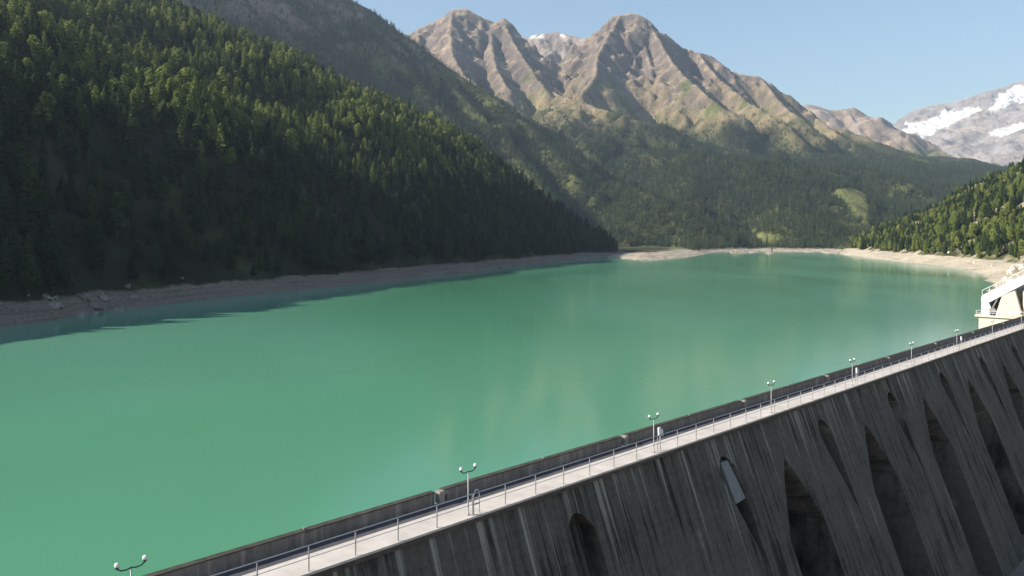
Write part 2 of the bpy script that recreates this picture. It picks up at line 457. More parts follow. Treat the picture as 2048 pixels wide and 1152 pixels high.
RANGE_RIDGES = [
    ([(690, 30, 3500), (780, 62, 3650), (815, 68, 3700), (835, 58, 3750), (870, 40, 3780), (893, 27, 3800), (905, 17, 3800), (918, 14, 3800), (935, 18, 3800), (960, 30, 3800), (985, 42, 3800), (998, 44, 3790),
      (1004, 36, 3790), (1010, 38, 3790), (1018, 55, 3800), (1035, 75, 3800), (1060, 98, 3820), (1085, 128, 3860), (1110, 140, 3900), (1150, 118, 3900), (1185, 74, 3880)], .95),
    ([(1020, 85, 4700), (1050, 74, 4650), (1070, 68, 4600), (1090, 66, 4600), (1115, 63, 4600), (1140, 70, 4550), (1165, 76, 4500), (1200, 72, 4300), (1240, 45, 3950)], .85),
    ([(1185, 74, 3880), (1210, 50, 3840), (1226, 33, 3810), (1240, 28, 3800), (1262, 24, 3800), (1280, 29, 3800), (1298, 40, 3800), (1320, 60, 3800), (1342, 78, 3800), (1360, 90, 3790), (1395, 105, 3760), (1428, 112, 3750),
      (1445, 130, 3740), (1470, 142, 3720), (1500, 151, 3700), (1522, 153, 3700), (1540, 170, 3680), (1565, 184, 3650), (1580, 189, 3640), (1612, 218, 3600), (1650, 240, 3550), (1720, 268, 3450), (1800, 298, 3300), (1880, 323, 3100), (1960, 350, 2850)], .95),
    # buttress ridges coming towards the lake
    ([(1004, 36, 3790), (1025, 80, 3560), (1050, 120, 3360), (1075, 155, 3200), (1095, 178, 3100)], 1.15),
    ([(905, 17, 3800), (898, 60, 3520), (905, 110, 3230), (930, 150, 3020), (985, 190, 2820)], .90),
    ([(985, 42, 3800), (980, 85, 3560), (990, 130, 3300), (1010, 165, 3100)], .95),
    ([(1240, 28, 3800), (1215, 70, 3560), (1195, 105, 3340), (1190, 150, 3120), (1160, 185, 2930)], 1.15),
    ([(1298, 40, 3800), (1322, 85, 3560), (1345, 125, 3370), (1385, 165, 3180), (1440, 210, 2950)], .95),
    ([(1270, 26, 3800), (1290, 90, 3600), (1300, 125, 3450), (1305, 155, 3330)], 1.1),
    ([(1395, 105, 3760), (1440, 160, 3420), (1500, 205, 3150), (1580, 250, 2880)], .85),
    ([(1522, 153, 3700), (1560, 205, 3380), (1620, 250, 3080)], .85),
    ([(1612, 218, 3600), (1680, 270, 3200), (1740, 300, 2950)], .80),
    ([(835, 58, 3750), (840, 100, 3450), (860, 150, 3150)], .95),
    # meadow shoulders
    ([(1090, 175, 3250), (1150, 200, 2950), (1230, 225, 2750), (1330, 250, 2600)], .42),
    ([(985, 190, 2950), (1050, 240, 2650), (1150, 285, 2350), (1240, 330, 2100)], .50),
]
KNOLLS = [
    ([(1300, 300, 2250), (1400, 306, 2100), (1500, 322, 2000), (1580, 328, 1980), (1630, 342, 1960), (1665, 375, 1930)], .50),
    ([(1240, 360, 1800), (1330, 400, 1650), (1400, 440, 1530), (1450, 470, 1440)], .50),
    ([(1690, 330, 2300), (1760, 345, 2150), (1820, 365, 2050), (1862, 395, 1960), (1890, 430, 1850)], .55),
    ([(1560, 400, 1700), (1600, 420, 1600), (1640, 450, 1500)], .45),
]
VALLEY = [(118, 1000), (131, 905), on_water(1279, 521.5), on_water(1330, 519), on_water(1372, 515), on_water(1400, 510.5), on_water(1420, 506), on_water(1445, 503.2), on_water(1480, 502.6), on_water(1520, 502), on_water(1570, 502.6), on_water(1640, 503),
          on_water(1652, 507), (560, 1180), (3500, 1300), (3500, 9000), (-1500, 9000), (-1500, 1600), (-50, 1330)]
def h_base(X, Y):
    s = sdist(X + 6 * fbm(X / 60, Y / 60, 31, 3), Y, VALLEY)
    z = 6.5 * (1 - np.exp(-np.maximum(s, 0) / 26))
    u = Y - 1440 - 90 * fbm(X / 500, 0 * Y, 35, 2)
    sp = np.where(u > 0, u, 0)
    z = z + .285 * sp * sp / (sp + 160) * np.clip(1 - .00024 * (X - 300), .45, 1.15)
    z = z + np.clip(sp / 250, 0, 1) * (26 * fbm(X / 300, Y / 300, 37, 4))
    return np.where(s < 0, np.maximum(s * .3, -20), z)
def h_range(X, Y):
    z, d = ridge_field(X, Y, RANGE_RIDGES, 150, 420, 101, 2600., 40.)
    k, d2 = ridge_field(X, Y, KNOLLS, 25, 220, 131, 3000., 25.)
    b = h_base(X, Y)
    e = np.maximum(np.maximum(z, k), b)
    # fractured crags on the high ground
    hi = sstep(480, 760, e) * np.clip(d / 60, .25, 1)
    return e + hi * (17 * (ridged(X / 75, Y / 75, 191, 5, .6) - 1.4) + 5 * fbm(X / 24, Y / 24, 193, 2))

FAR_RIDGES = [
    ([(1540, 230, 5300), (1600, 210, 5300), (1615, 207, 5300), (1640, 212, 5300), (1665, 220, 5300), (1690, 216, 5300), (1708, 213, 5300), (1722, 222, 5300), (1745, 242, 5250), (1770, 262, 5150), (1810, 292, 5000), (1850, 318, 4800), (1890, 340, 4500)], .72),
    ([(1690, 216, 5300), (1720, 262, 5000), (1750, 300, 4700)], .7),
]
GLACIER_RIDGES = [
    ([(1640, 285, 7200), (1720, 262, 7200), (1768, 246, 7200), (1785, 241, 7200), (1803, 243, 7150), (1812, 234, 7150), (1835, 222, 7150), (1855, 212, 7100), (1880, 207, 7100), (1905, 204, 7100), (1940, 192, 7100), (1970, 183, 7100), (2010, 172, 7100), (2048, 158, 7100), (2120, 130, 7100), (2250, 110, 7100)], .50),
    ([(1880, 207, 7100), (1915, 245, 6600), (1960, 270, 6200), (1990, 300, 5800)], .50),
    ([(2048, 158, 7100), (2048, 215, 6500), (2060, 260, 6000), (2080, 300, 5600)], .50),
    ([(1812, 234, 7150), (1850, 275, 6500), (1890, 305, 6000)], .55),
]
def h_far(X, Y):
    z, d = ridge_field(X, Y, FAR_RIDGES, 110, 420, 151, 2500., 50.)
    return np.maximum(z, 150 + .02 * (Y - 3500))
def h_glacier(X, Y):
    z, d = ridge_field(X, Y, GLACIER_RIDGES, 95, 520, 171, 4000., 60.)
    return np.maximum(z, 150)

def lerp3(a, b, t): return a + (b - a) * t[..., None]
def C(*c): return np.array(c)
def slope_of(Z, step):
    gy, gx = np.gradient(Z, step); return np.hypot(gx, gy), gx, gy

def heightfield(name, fn, x0, x1, y0, y1, step, mat, colour, keep=None):
    xs = np.arange(x0, x1 + .1, step); ys = np.arange(y0, y1 + .1, step)
    X, Y = np.meshgrid(xs, ys)
    Z = fn(X, Y)
    col = colour(X, Y, Z, slope_of(Z, step))
    nx, ny = len(xs), len(ys)
    idx = np.arange(nx * ny).reshape(ny, nx)
    q = np.stack([idx[:-1, :-1], idx[:-1, 1:], idx[1:, 1:], idx[1:, :-1]], -1).reshape(-1, 4)
    if keep is not None:
        kk = keep(X, Y, Z).ravel(); q = q[kk[q].any(1)]
    used = np.zeros(nx * ny, bool); used[q.ravel()] = True
    new = np.cumsum(used) - 1
    V = np.stack([X, Y, Z], -1).reshape(-1, 3)[used]; q = new[q]
    me = bpy.data.meshes.new(name)
    me.vertices.add(len(V)); me.vertices.foreach_set('co', V.ravel())
    me.loops.add(q.size); me.loops.foreach_set('vertex_index', q.ravel().astype(np.int32))
    me.polygons.add(len(q)); me.polygons.foreach_set('loop_start', np.arange(0, q.size, 4, dtype=np.int32))
    me.update(calc_edges=True)
    a = me.color_attributes.new('ground', 'FLOAT_COLOR', 'POINT')
    cc = np.concatenate([col.reshape(-1, 3)[used], np.ones((len(V), 1))], 1)
    a.data.foreach_set('color', cc.ravel())
    me.materials.append(mat); me.shade_smooth()
    o = link(bpy.data.objects.new(name, me))
    o['kind'] = 'structure'
    return o

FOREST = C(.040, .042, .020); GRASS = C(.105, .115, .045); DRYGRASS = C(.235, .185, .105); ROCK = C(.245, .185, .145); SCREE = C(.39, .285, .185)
DARKROCK = C(.14, .112, .097); PINK = C(.30, .245, .215); SNOW = C(.86, .87, .88)

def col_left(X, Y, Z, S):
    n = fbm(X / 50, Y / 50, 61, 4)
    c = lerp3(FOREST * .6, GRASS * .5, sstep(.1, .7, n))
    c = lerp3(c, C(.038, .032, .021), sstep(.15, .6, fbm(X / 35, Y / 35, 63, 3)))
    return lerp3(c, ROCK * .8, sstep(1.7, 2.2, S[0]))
def col_right(X, Y, Z, S):
    n = fbm(X / 40, Y / 40, 65, 4)
    c = lerp3(FOREST * 1.3, GRASS, sstep(-.2, .5, n))
    r = ridged(X / 70, Y / 70, 41, 4) - .9
    return lerp3(c, C(.40, .33, .24), sstep(.35, .7, r + .35 * fbm(X / 22, Y / 22, 67, 3) + .25 * (S[0] - .6)))
def col_mid(X, Y, Z, S):
    n = fbm(X / 120, Y / 120, 75, 5)
    c = lerp3(FOREST, GRASS, sstep(-.25, .5, n))
    alt = sstep(430, 720, Z + 110 * n)
    c = lerp3(c, lerp3(GRASS * .65, DRYGRASS * .55, sstep(-.2, .5, n)), alt)
    return lerp3(c, ROCK, np.clip(alt * sstep(-.1, .5, fbm(X / 80, Y / 80, 77, 4)) * .8 + .7 * sstep(1.2, 1.6, S[0]) * sstep(420, 520, Z), 0, 1))

MEADOWS = [[(1655, 388), (1695, 374), (1730, 384), (1740, 425), (1732, 452), (1708, 440), (1700, 415), (1680, 398)],
           [(1495, 462), (1560, 474), (1565, 492), (1520, 494), (1512, 480)], [(1335, 490), (1365, 494), (1385, 503), (1340, 500)]]
def in_meadow(X, Y, Z):
    px, py = proj(X, np.maximum(Y, 1), Z)
    r = np.zeros(X.shape, bool)
    for P in MEADOWS: r |= inside(px + 6 * fbm(X / 30, Y / 30, 55, 3), py + 4 * fbm(X / 30, Y / 30, 57, 3), P)
    return r & (Y > 1000) & (Y < 2600)
def col_range(X, Y, Z, S):
    n = fbm(X / 160, Y / 160, 105, 5); n2 = fbm(X / 60, Y / 60, 107, 4)
    low = lerp3(FOREST * .9, GRASS * .75, sstep(-.2, .6, n))
    mead = lerp3(GRASS * .9, DRYGRASS, sstep(-.75, .1, n2 + .5 * n))
    c = lerp3(low, mead, sstep(360, 480, Z + 70 * n))
    high = lerp3(SCREE, ROCK, sstep(.62, .92, S[0] + .25 * n2))
    high = lerp3(high, DARKROCK, sstep(1.0, 1.4, S[0] + .25 * n2))
    high = lerp3(high, DARKROCK, .75 * sstep(.1, .55, fbm(X / 45, Y / 45, 109, 4)) * sstep(.55, .8, S[0]))
    high = lerp3(high, DRYGRASS * .85, sstep(.2, .6, n) * sstep(800, 620, Z) * .7)
    c = lerp3(c, high, sstep(470, 640, Z + 130 * n + 90 * n2))
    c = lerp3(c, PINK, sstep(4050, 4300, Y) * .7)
    m = in_meadow(X, Y, Z)
    c = np.where(m[..., None], C(.155, .165, .06), c)
    # small snow patches under the crest behind the saddle
    px, py = proj(X, np.maximum(Y, 1), Z)
    for P in ([(1058, 74), (1075, 68), (1092, 68), (1106, 74), (1085, 78)], [(1118, 68), (1135, 70), (1128, 76)]):
        c = np.where((inside(px, py, P) & (Y > 3900) & (n2 > -.4))[..., None], SNOW * .85, c)
    return c
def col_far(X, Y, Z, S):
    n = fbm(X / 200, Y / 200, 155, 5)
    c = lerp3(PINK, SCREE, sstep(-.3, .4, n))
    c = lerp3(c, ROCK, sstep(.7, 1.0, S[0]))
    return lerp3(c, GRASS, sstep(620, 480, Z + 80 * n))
GLAC = [[(1800, 272), (1813, 258), (1815, 248), (1850, 242), (1880, 232), (1893, 222), (1910, 222), (1935, 218), (1964, 219), (1950, 228), (1925, 236), (1908, 244), (1899, 258), (1893, 252), (1880, 256), (1868, 266), (1848, 280), (1838, 276), (1835, 264), (1820, 268), (1812, 272)],
        [(1974, 218), (1990, 204), (1998, 192), (1985, 188), (2010, 182), (2032, 172), (2060, 172), (2060, 184), (2040, 198), (2020, 206), (2000, 216), (1986, 220)],
        [(2022, 206), (2060, 194), (2060, 203)], [(1976, 268), (1985, 262), (2020, 252), (2060, 245), (2060, 254), (2025, 266), (2000, 271)],
        [(1856, 220), (1872, 217), (1868, 222)]]
def col_glacier(X, Y, Z, S):
    n = fbm(X / 300, Y / 300, 175, 5)
    c = lerp3(C(.33, .275, .245), C(.42, .335, .28), sstep(-.3, .4, n))
    c = lerp3(c, C(.26, .24, .24), sstep(.55, .8, S[0]))
    px, py = proj(X, np.maximum(Y, 1), Z)
    w = 4 * fbm(X / 150, Y / 150, 177, 4)
    g = np.zeros(X.shape, bool)
    for P in GLAC: g |= inside(px + 1.6 * w, py + w, P)
    dirt = sstep(-.1, .55, fbm(X / 90, Y / 260, 181, 4))
    return np.where(g[..., None], lerp3(SNOW * .88, C(.55, .52, .50), dirt * .6), c)

def vis_keep(margin=260, front=0):
    def k(X, Y, Z):
        px = 1024 + F * X / np.maximum(Y, 1)
        return (px > -margin) & (px < 2048 + margin)
    return k

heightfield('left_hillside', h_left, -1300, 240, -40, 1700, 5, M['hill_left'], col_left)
heightfield('right_hillside', h_right, 150, 1500, 80, 1480, 5, M['hill_right'], col_right)
heightfield('side_valley_mountain', h_mid, -2000, 700, 1250, 2900, 11, M['range'], col_mid)
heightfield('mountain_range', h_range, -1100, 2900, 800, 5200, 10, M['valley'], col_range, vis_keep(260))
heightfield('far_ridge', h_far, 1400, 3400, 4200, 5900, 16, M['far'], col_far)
heightfield('glacier_mountain', h_glacier, 2300, 6000, 5000, 8000, 17, M['far'], col_glacier)

# downstream valley floor below the dam, out of the frame
g = MB()
g.add([(-400, -500, -78), (900, -500, -78), (900, 500, -78), (-400, 500, -78)], [(0, 1, 2, 3)])
dm = plain('downstream_valley_grass', (.08, .09, .04), .95, 0, .4, .02, .1)
tag(g.build('downstream_valley', dm), kind='structure')

# the lake
w = MB()
cor = [dam_xy(-260, 41.9), dam_xy(1750, 41.9), dam_xy(1750, 950), dam_xy(-260, 950)]
w.add([(x, y, 0) for x, y in cor], [(0, 1, 2, 3)])
tag(w.build('lake', M['water']), kind='structure')

# ------------------------------------------------------------------ the dam
CREST = 8.0
dam = empty('concrete_dam', (0, 0, CREST), DAM_RZ)
tag(dam, 'long grey concrete buttress dam with streaked shaded face holding back the green lake', 'dam')
T0, T1 = -60.0, 330.0
# one buttress bay: the sloping downstream face with half a deep hollow at each side and a narrow pointed niche in the middle
BAY = 21.0
def bay_mesh(left=True, right=True):
    """columns follow the edges of the hollows and of the niche, so the edges stay clean"""
    ks = np.concatenate([np.arange(0, 1.7, .4), 1.7 + 1.6 * np.linspace(0, 1, 9) ** 2, np.arange(3.6, 5.2, .2), np.arange(5.2, 14, .35), np.arange(14, 24, .6), np.arange(24, 64.1, 2.0)])
    V, nc = [], None
    for K in ks:
        face = 38.05 - .38 * K
        floor = 41.0 + 1.6 * max(0, K - 8.2)
        hw = 3.8 * min(1, max(0, (K - 3.9) / 6.5)) ** .8 * (1 + .12 * min(1, max(0, (K - 10) / 30)))
        dep = max(0.0, floor - face) * float(sstep(3.7, 4.8, np.array(K)))
        tc = .20 * (min(K, 11) - 3)
        nw = 1.45 * math.sqrt(min(1, max(0, (K - 1.7) / 1.3))) * min(1, max(0, (11.5 - K) / 8.0)) + (.10 if K > 10 else 0)
        nd = 1.5 if K < 11 else .35
        row = []
        dl, dr = (dep if left else 0.0), (dep if right else 0.0)
        lw = min(hw, .7)                      # flaring wall on the far side of each hollow
        for q in np.linspace(0, 1, 4): row.append((-10.5 + q * (hw - lw), face + dl))
        for q in np.linspace(0, 1, 7)[1:]: row.append((-10.5 + hw - lw + q * lw, face + dl * (1 - q) ** 1.6))
        a = -10.5 + hw
        for q in np.linspace(0, 1, 12)[1:-1]: row.append((a + q * (tc - nw - a), face))
        row += [(tc - nw, face), (tc - nw * .97, face + (nd if nw > .01 else 0)), (tc, face + (nd if nw > .01 else 0)), (tc + nw * .97, face + (nd if nw > .01 else 0)), (tc + nw, face)]
        b = 10.5 - hw
        for q in np.linspace(0, 1, 12)[1:]: row.append((tc + nw + q * (b - tc - nw), face))
        for q in np.linspace(0, 1, 4): row.append((b + .04 * min(1, hw) + q * (10.5 - b - .04 * min(1, hw)), face + dr * (.9 + .1 * q)))
        nc = len(row)
        V += [(t_, y_ + .035 * math.sin(K * 3.1 + t_) * .3, -K) for t_, y_ in row]
    nk = len(ks)
    i = np.arange(nc * nk).reshape(nk, nc)
    q = np.stack([i[:-1, :-1], i[1:, :-1], i[1:, 1:], i[:-1, 1:]], -1).reshape(-1, 4)
    me = bpy.data.meshes.new('buttress'); me.from_pydata(V, [], q.tolist())
    me.materials.append(M['face']); me.shade_smooth(); me.update()
    try: me.set_sharp_from_angle(angle=R(30))
    except Exception: pass
    return me
bm_ = bay_mesh(); bm_left = bay_mesh(False, True); bm_plain = bay_mesh(False, False)
t = 45.2 - 5 * BAY
while t - 10.5 < T1:
    o = bpy.data.objects.new('buttress', bm_ if t > 70 else bm_left if t > 60 else bm_plain); link(o, dam); o.location = (t, 0, -.42); t += BAY
# upstream wall, deck slab, cornice
MB().box(T0, T1, 40.6, 41.72, -9.5, -.47).build('upstream_wall', M['parapet'], dam)
MB().box(T0, T1, 37.70, 39.95, -.14, 0).build('walkway', M['deck'], dam)
MB().box(T0, T1, 39.95, 41.30, -.14, -.05).build('parapet_shade_strip', M['parapet_shade'], dam)  # strip of deck painted as the parapet's shadow
MB().box(T0, T1, 37.78, 41.70, -.46, -.143).build('cornice', M['cornice'], dam)
PIL = [14.6 + 20.9 * i for i in range(-3, 16)]
pil_me = MB().box(-.24, .24, 41.08, 41.60, 0, .80, .03).mesh('pilaster', M['pilaster'])
slot_me = MB().box(-.13, .13, 41.22, 41.32, .08, .46).mesh('drain_slot', M['darksteel'])
seg_me = MB().box(.28, 20.42, 41.30, 41.72, -.14, .76, .02).mesh('parapet_panel', M['parapet'])
cop_me = MB().box(.26, 20.44, 41.26, 41.76, .763, .83, .015).mesh('coping', M['coping'])
cap_me = MB().box(-.07, .07, 41.44, 41.56, .83, .94, .02).mesh('survey_marker', M['pilaster'])
for tp in PIL:
    for nm, me, dt in (('pilaster', pil_me, 0), ('drain_slot', slot_me, .42), ('parapet_panel', seg_me, 0)):
        o = link(bpy.data.objects.new(nm, me), dam); o.location = (tp, 0, 0)
        if dt: o.location.x += dt
        if nm == 'parapet_panel':
            c = link(bpy.data.objects.new('coping', cop_me), o)
    for dt in (10.6,):
        o = link(bpy.data.objects.new('survey_marker', cap_me), dam); o.location = (tp + dt, 0, 0)
# light repair patch inside one niche
kk0, kk1 = 2.2, 5.6
pm = MB()
def facept(t_, k, off): return (t_, 38.05 - .38 * k + off, -.42 - k)
pm.add([facept(65.55, kk0, 1.15), facept(66.75, kk0, 1.15), facept(67.75, kk1, 1.15), facept(65.9, kk1 + .1, 1.15),
        facept(65.55, kk0, .10), facept(66.75, kk0, .10), facept(67.75, kk1, .10), facept(65.9, kk1 + .1, .10)],
       [(0, 1, 2, 3), (7, 6, 5, 4), (0, 4, 5, 1), (1, 5, 6, 2), (2, 6, 7, 3), (3, 7, 4, 0)])
po = pm.build('repair_panel', M['patch'], dam); po['label'] = 'lighter grey filled panel in one pointed niche'

# railing along the downstream edge
rail = empty('walkway_railing', (*dam_xy(0, 37.9), CREST), DAM_RZ)
tag(rail, 'thin grey steel railing with evenly spaced posts along the outer walkway edge', 'railing')
post_me = MB().box(-.034, .034, -.025, .025, -.35, 1.36, .006).mesh('post', M['steel'])
for i in range(-4, 76):
    o = link(bpy.data.objects.new('post', post_me), rail); o.location = (2.3 + 3.0 * i, 0, 0)
for nm, z, r in (('top_rail', 1.38, .034), ('middle_rail', .72, .02)):
    MB().tube([(-10, 0, z), (230, 0, z)], r, 6).build(nm, M['steel'], rail)

# lamp posts with two opal globes
LAMPS = [14.2 + 20.95 * i for i in range(0, 10)]
pole_me = MB().tube([(0, 0, 0), (0, 0, .12), (0, 0, .13), (0, 0, .5), (0, 0, 2.82)], [.09, .09, .05, .045, .034], 8).mesh('pole', M['steel'], True)
arm_me = MB().tube([(-.62, 0, 2.92), (-.45, 0, 2.80), (-.2, 0, 2.78), (0, 0, 2.83), (.2, 0, 2.78), (.45, 0, 2.80), (.62, 0, 2.92)], .035, 6).mesh('arm', M['darksteel'], True)
glob_me = MB().sphere((0, 0, .12), .125).mesh('globe', M['globe'], True)
hold_me = MB().tube([(0, 0, -.06), (0, 0, .03)], [.06, .10], 8).mesh('globe_holder', M['darksteel'])
ordn = ['nearest lamp post, its base cut off by the lower picture edge', 'second lamp post from the near end, beside a doubled railing post', 'third lamp post from the near end, with a white board beside it',
        'fourth lamp post from the near end, standing without a board', 'fifth lamp post from the near end, with a white board beside it', 'sixth lamp post from the near end, standing without a board',
        'seventh lamp post from the near end, with a small white board', 'eighth lamp post from the near end, close to the spillway', 'ninth lamp post from the near end, level with the spillway', 'tenth lamp post from the near end, past the spillway']
for i, tl in enumerate(LAMPS[:9]):
    lp = empty('lamp_post', (*dam_xy(tl, 38.15), CREST), DAM_RZ)
    tag(lp, ordn[i], 'lamp post', 'twin globe lamp posts along the dam walkway')
    link(bpy.data.objects.new('pole', pole_me), lp); link(bpy.data.objects.new('arm', arm_me), lp)
    for sx in (-1, 1):
        q = link(bpy.data.objects.new('globe', glob_me), lp); q.location = (sx * .62, 0, 2.98)
        h = link(bpy.data.objects.new('globe_holder', hold_me), q)
# white boards on their posts
bp_me = MB().box(-.04, .04, -.04, .04, 0, 1.6).mesh('board_post', M['steel'])
bd_me = MB().prism([(-.30, 1.30), (.34, 1.22), (.30, 1.72), (-.12, 2.02), (-.34, 2.0)], 'y', -.09, .03).mesh('board', M['white'])
for i, (tl, lab) in enumerate(((56.9, 'nearest white board on a post beside the third lamp'), (99.2, 'middle white board on a post beside the fifth lamp'), (141.9, 'farthest small white board on a post beside the seventh lamp'))):
    b = empty('white_board', (*dam_xy(tl, 38.05), CREST), DAM_RZ)
    tag(b, lab, 'sign', 'white boards along the railing')
    link(bpy.data.objects.new('board_post', bp_me), b); link(bpy.data.objects.new('board', bd_me), b)
# doubled post with a hoop next to the second lamp
hp = empty('hatch_hoop', (*dam_xy(35.75, 38.0), CREST), DAM_RZ)
tag(hp, 'small steel ladder hoop beside the second lamp post on the walkway', 'ladder hoop')
MB().tube([(-.25, 0, 0), (-.25, 0, 1.25), (-.15, 0, 1.5), (.05, 0, 1.55), (.2, 0, 1.45), (.25, 0, 1.2), (.25, 0, 0)], .035, 6).build('hoop', M['steel'], hp)
MB().box(-.22, .22, -.02, .02, .6, .66).build('rung', M['steel'], hp)
MB().box(-.22, .22, -.02, .02, .98, 1.04).build('rung', M['steel'], hp)

# spillway intake house
sp = empty('spillway_house', (*dam_xy(205, 41.8), 8.0), DAM_RZ)
tag(sp, 'cream concrete spillway intake with white inclined gantry standing in the lake beside the dam', 'spillway')
MB().box(0, 24, 0, 9.6, -30, -.32).build('base_block', M['cream'], sp)
MB().box(-.5, 24.5, -.02, 10.3, -.317, .12, .04).build('platform', M['cream'], sp)
for k, a0 in enumerate((0.2, 8.0, 16.0)):
    MB().prism([(6.3, .12), (5.0, 4.7), (2.5, 5.9), (1.1, .12)], 'x', a0, a0 + 1.1).build('pier', M['cream'], sp)
    MB().prism([(.55, .12), (.2, 7.0), (-.6, 7.4), (-.6, .12)], 'x', a0, a0 + 1.1).build('pier', M['cream'], sp)
    MB().prism([(9.1, 3.1), (9.1, 4.1), (8.8, 4.6), (0, 9.9), (-.6, 9.9), (-.6, 8.2), (0, 7.9), (7.4, 3.1)], 'x', a0 - .12, a0 + .5).build('gantry_beam', M['white'], sp)
    MB().prism([(9.1, .12), (9.1, 3.095), (7.7, 3.095), (7.2, 1.9), (7.6, .12)], 'x', a0 - .05, a0 + .6).build('gantry_leg', M['white'], sp)
    MB().tube([(a0 + .2, 7.3, .8), (a0 + .2, 6.7, 2.2), (a0 + .2, 5.9, 3.9)], .17, 8).build('hoist_rod', M['lead'], sp)
    MB().tube([(a0 - .2, 6.9, 1.1), (a0 + .9, 6.9, 1.1)], .75, 14).build('hoist_wheel', M['lead'], sp)
MB().tube([(.15, 9.0, 5.6), (.15, 0, 10.9)], .06, 6).build('gantry_rail', M['white'], sp)
for k in range(7):
    MB().tube([(.15, 8.9 - 1.4 * k, 4.4 + .83 * k), (.15, 8.9 - 1.4 * k, 5.65 + .83 * k)], .05, 6).build('gantry_post', M['white'], sp)
for k in range(2):
    MB().prism([(8.7, 3.9), (8.85, 4.5), (0, 9.75), (0, 9.0)], 'x', .72 + 7.8 * k, 7.85 + 7.8 * k).build('gate_cover', M['white'], sp)
    MB().prism([(8.3, .12), (8.4, 1.6), (8.0, 2.8), (7.2, 3.8), (6.9, 3.6), (7.6, 2.6), (7.9, 1.5), (7.8, .12)], 'x', 1.4 + 7.8 * k, 7.9 + 7.8 * k).build('radial_gate', M['lead'], sp)
    MB().box(1.4 + 7.8 * k, 7.9 + 7.8 * k, .6, 1.2, .12, 6.0).build('machine_room_wall', M['cream'], sp)
for k in range(8):
    MB().box(-.45, -.38, 9.95 - k * 1.35, 10.02 - k * 1.35, .12, 1.15).build('platform_post', M['white'], sp)
MB().box(-.44, -.39, .4, 10.0, 1.10, 1.16).build('platform_rail', M['white'], sp)
MB().box(-.44, -.39, .4, 10.0, .60, .64).build('platform_rail', M['white'], sp)

# ------------------------------------------------------------------ conifers
def tree_mesh(name, seed, r0, power, whorls, per, tufts, base=.10, rough=.18, mat='needles'):
    """a crown of unit height built from drooping sprays; returned as (crown mesh, trunk mesh)"""
    q = random.Random(seed)
    mb = MB()
    lob = [(q.uniform(0, 6.28), q.uniform(.05, rough)) for _ in range(3)]
    def rad(h, a):
        hh = (h - base) / (1 - base)
        r = r0 * (1 - hh) ** power * min(1, .45 + hh * 3.2)
        for i, (ph, am) in enumerate(lob): r *= 1 + am * math.sin((i + 1) * a + ph + h * 9)
        return r + .008
    def spray(h, a, r, ln, wd, droop):
        ca, sa = math.cos(a), math.sin(a)
        o = Vector((ca * (r - ln), sa * (r - ln), h + ln * droop * .6))
        tip = Vector((ca * r, sa * r, h - ln * droop * .5))
        sd_ = Vector((-sa, ca, 0)) * wd
        mid = (o * .45 + tip * .55)
        up = Vector((0, 0, wd * .45))
        mb.add([o, mid + sd_ - up * .6, tip, mid - sd_ - up * .6, mid + up], [(0, 1, 4), (1, 2, 4), (2, 3, 4), (3, 0, 4)])
    for w_ in range(whorls):
        h = base + (1 - base) * ((w_ + q.random() * .6) / whorls)
        n = max(3, int(per * (1 - .55 * w_ / whorls)))
        ph = q.uniform(0, 6.28)
        for b in range(n):
            a = ph + 6.283 * b / n + q.uniform(-.3, .3)
            r = rad(h, a) * q.uniform(.72, 1.12)
            ln = max(.02, r * q.uniform(.55, .85))
            spray(h + q.uniform(-.012, .012), a, r, ln, max(.014, ln * q.uniform(.32, .5)), q.uniform(.15, .55))
    for i in range(tufts):
        h = base + (1 - base) * q.random() ** 1.1
        a = q.uniform(0, 6.283); r = rad(h, a) * q.uniform(.55, 1.1)
        p = Vector((math.cos(a) * r, math.sin(a) * r, h)); s = q.uniform(.014, .034)
        nrm = Vector((math.cos(a) + q.uniform(-.6, .6), math.sin(a) + q.uniform(-.6, .6), q.uniform(.1, 1.2))).normalized()
        e1 = nrm.orthogonal().normalized() * s; e2 = nrm.cross(e1.normalized()) * s
        mb.add([p + e1, p + e2, p - e1 * .9 - nrm * s * .4, p - e2 * .9 - nrm * s * .4], [(0, 1, 2), (0, 2, 3)])
    mb.tube([(0, 0, .94), (0.002, 0, 1.0)], [.012, .002], 4)
    crown = mb.mesh(name + '_crown', M[mat])
    tb = MB().tube([(0, 0, -.08), (0, 0, .02), (q.uniform(-.006, .006), 0, .35), (0, 0, .7), (0, 0, .95)], [.024, .019, .014, .008, .002], 6)
    trunk = tb.mesh(name + '_trunk', M['bark'], True)
    return crown, trunk

NEAR = [tree_mesh('conifer', 1, .20, .60, 20, 10, 420), tree_mesh('conifer', 2, .165, .72, 22, 9, 420), tree_mesh('conifer', 3, .225, .48, 18, 11, 460, .16, .26),
        tree_mesh('conifer', 4, .21, .42, 18, 10, 460, .12, .28, 'larch'), tree_mesh('conifer', 5, .17, .55, 20, 9, 400, .08, .2, 'larch'), tree_mesh('conifer', 6, .235, .38, 17, 11, 500, .16, .32, 'larch')]
def fused(crown, trunk, name):
    """one object holding crown and trunk, for the uncountable forest"""
    me = bpy.data.meshes.new(name)
    v = [tuple(x.co) for x in crown.vertices]; n = len(v); v += [tuple(x.co) for x in trunk.vertices]
    f = [tuple(p.vertices) for p in crown.polygons]; k = len(f); f += [tuple(n + i for i in p.vertices) for p in trunk.polygons]
    me.from_pydata(v, [], f); me.materials.append(crown.materials[0]); me.materials.append(M['bark'])
    mi = np.zeros(len(f), np.int32); mi[k:] = 1; me.polygons.foreach_set('material_index', mi); me.update()
    return me
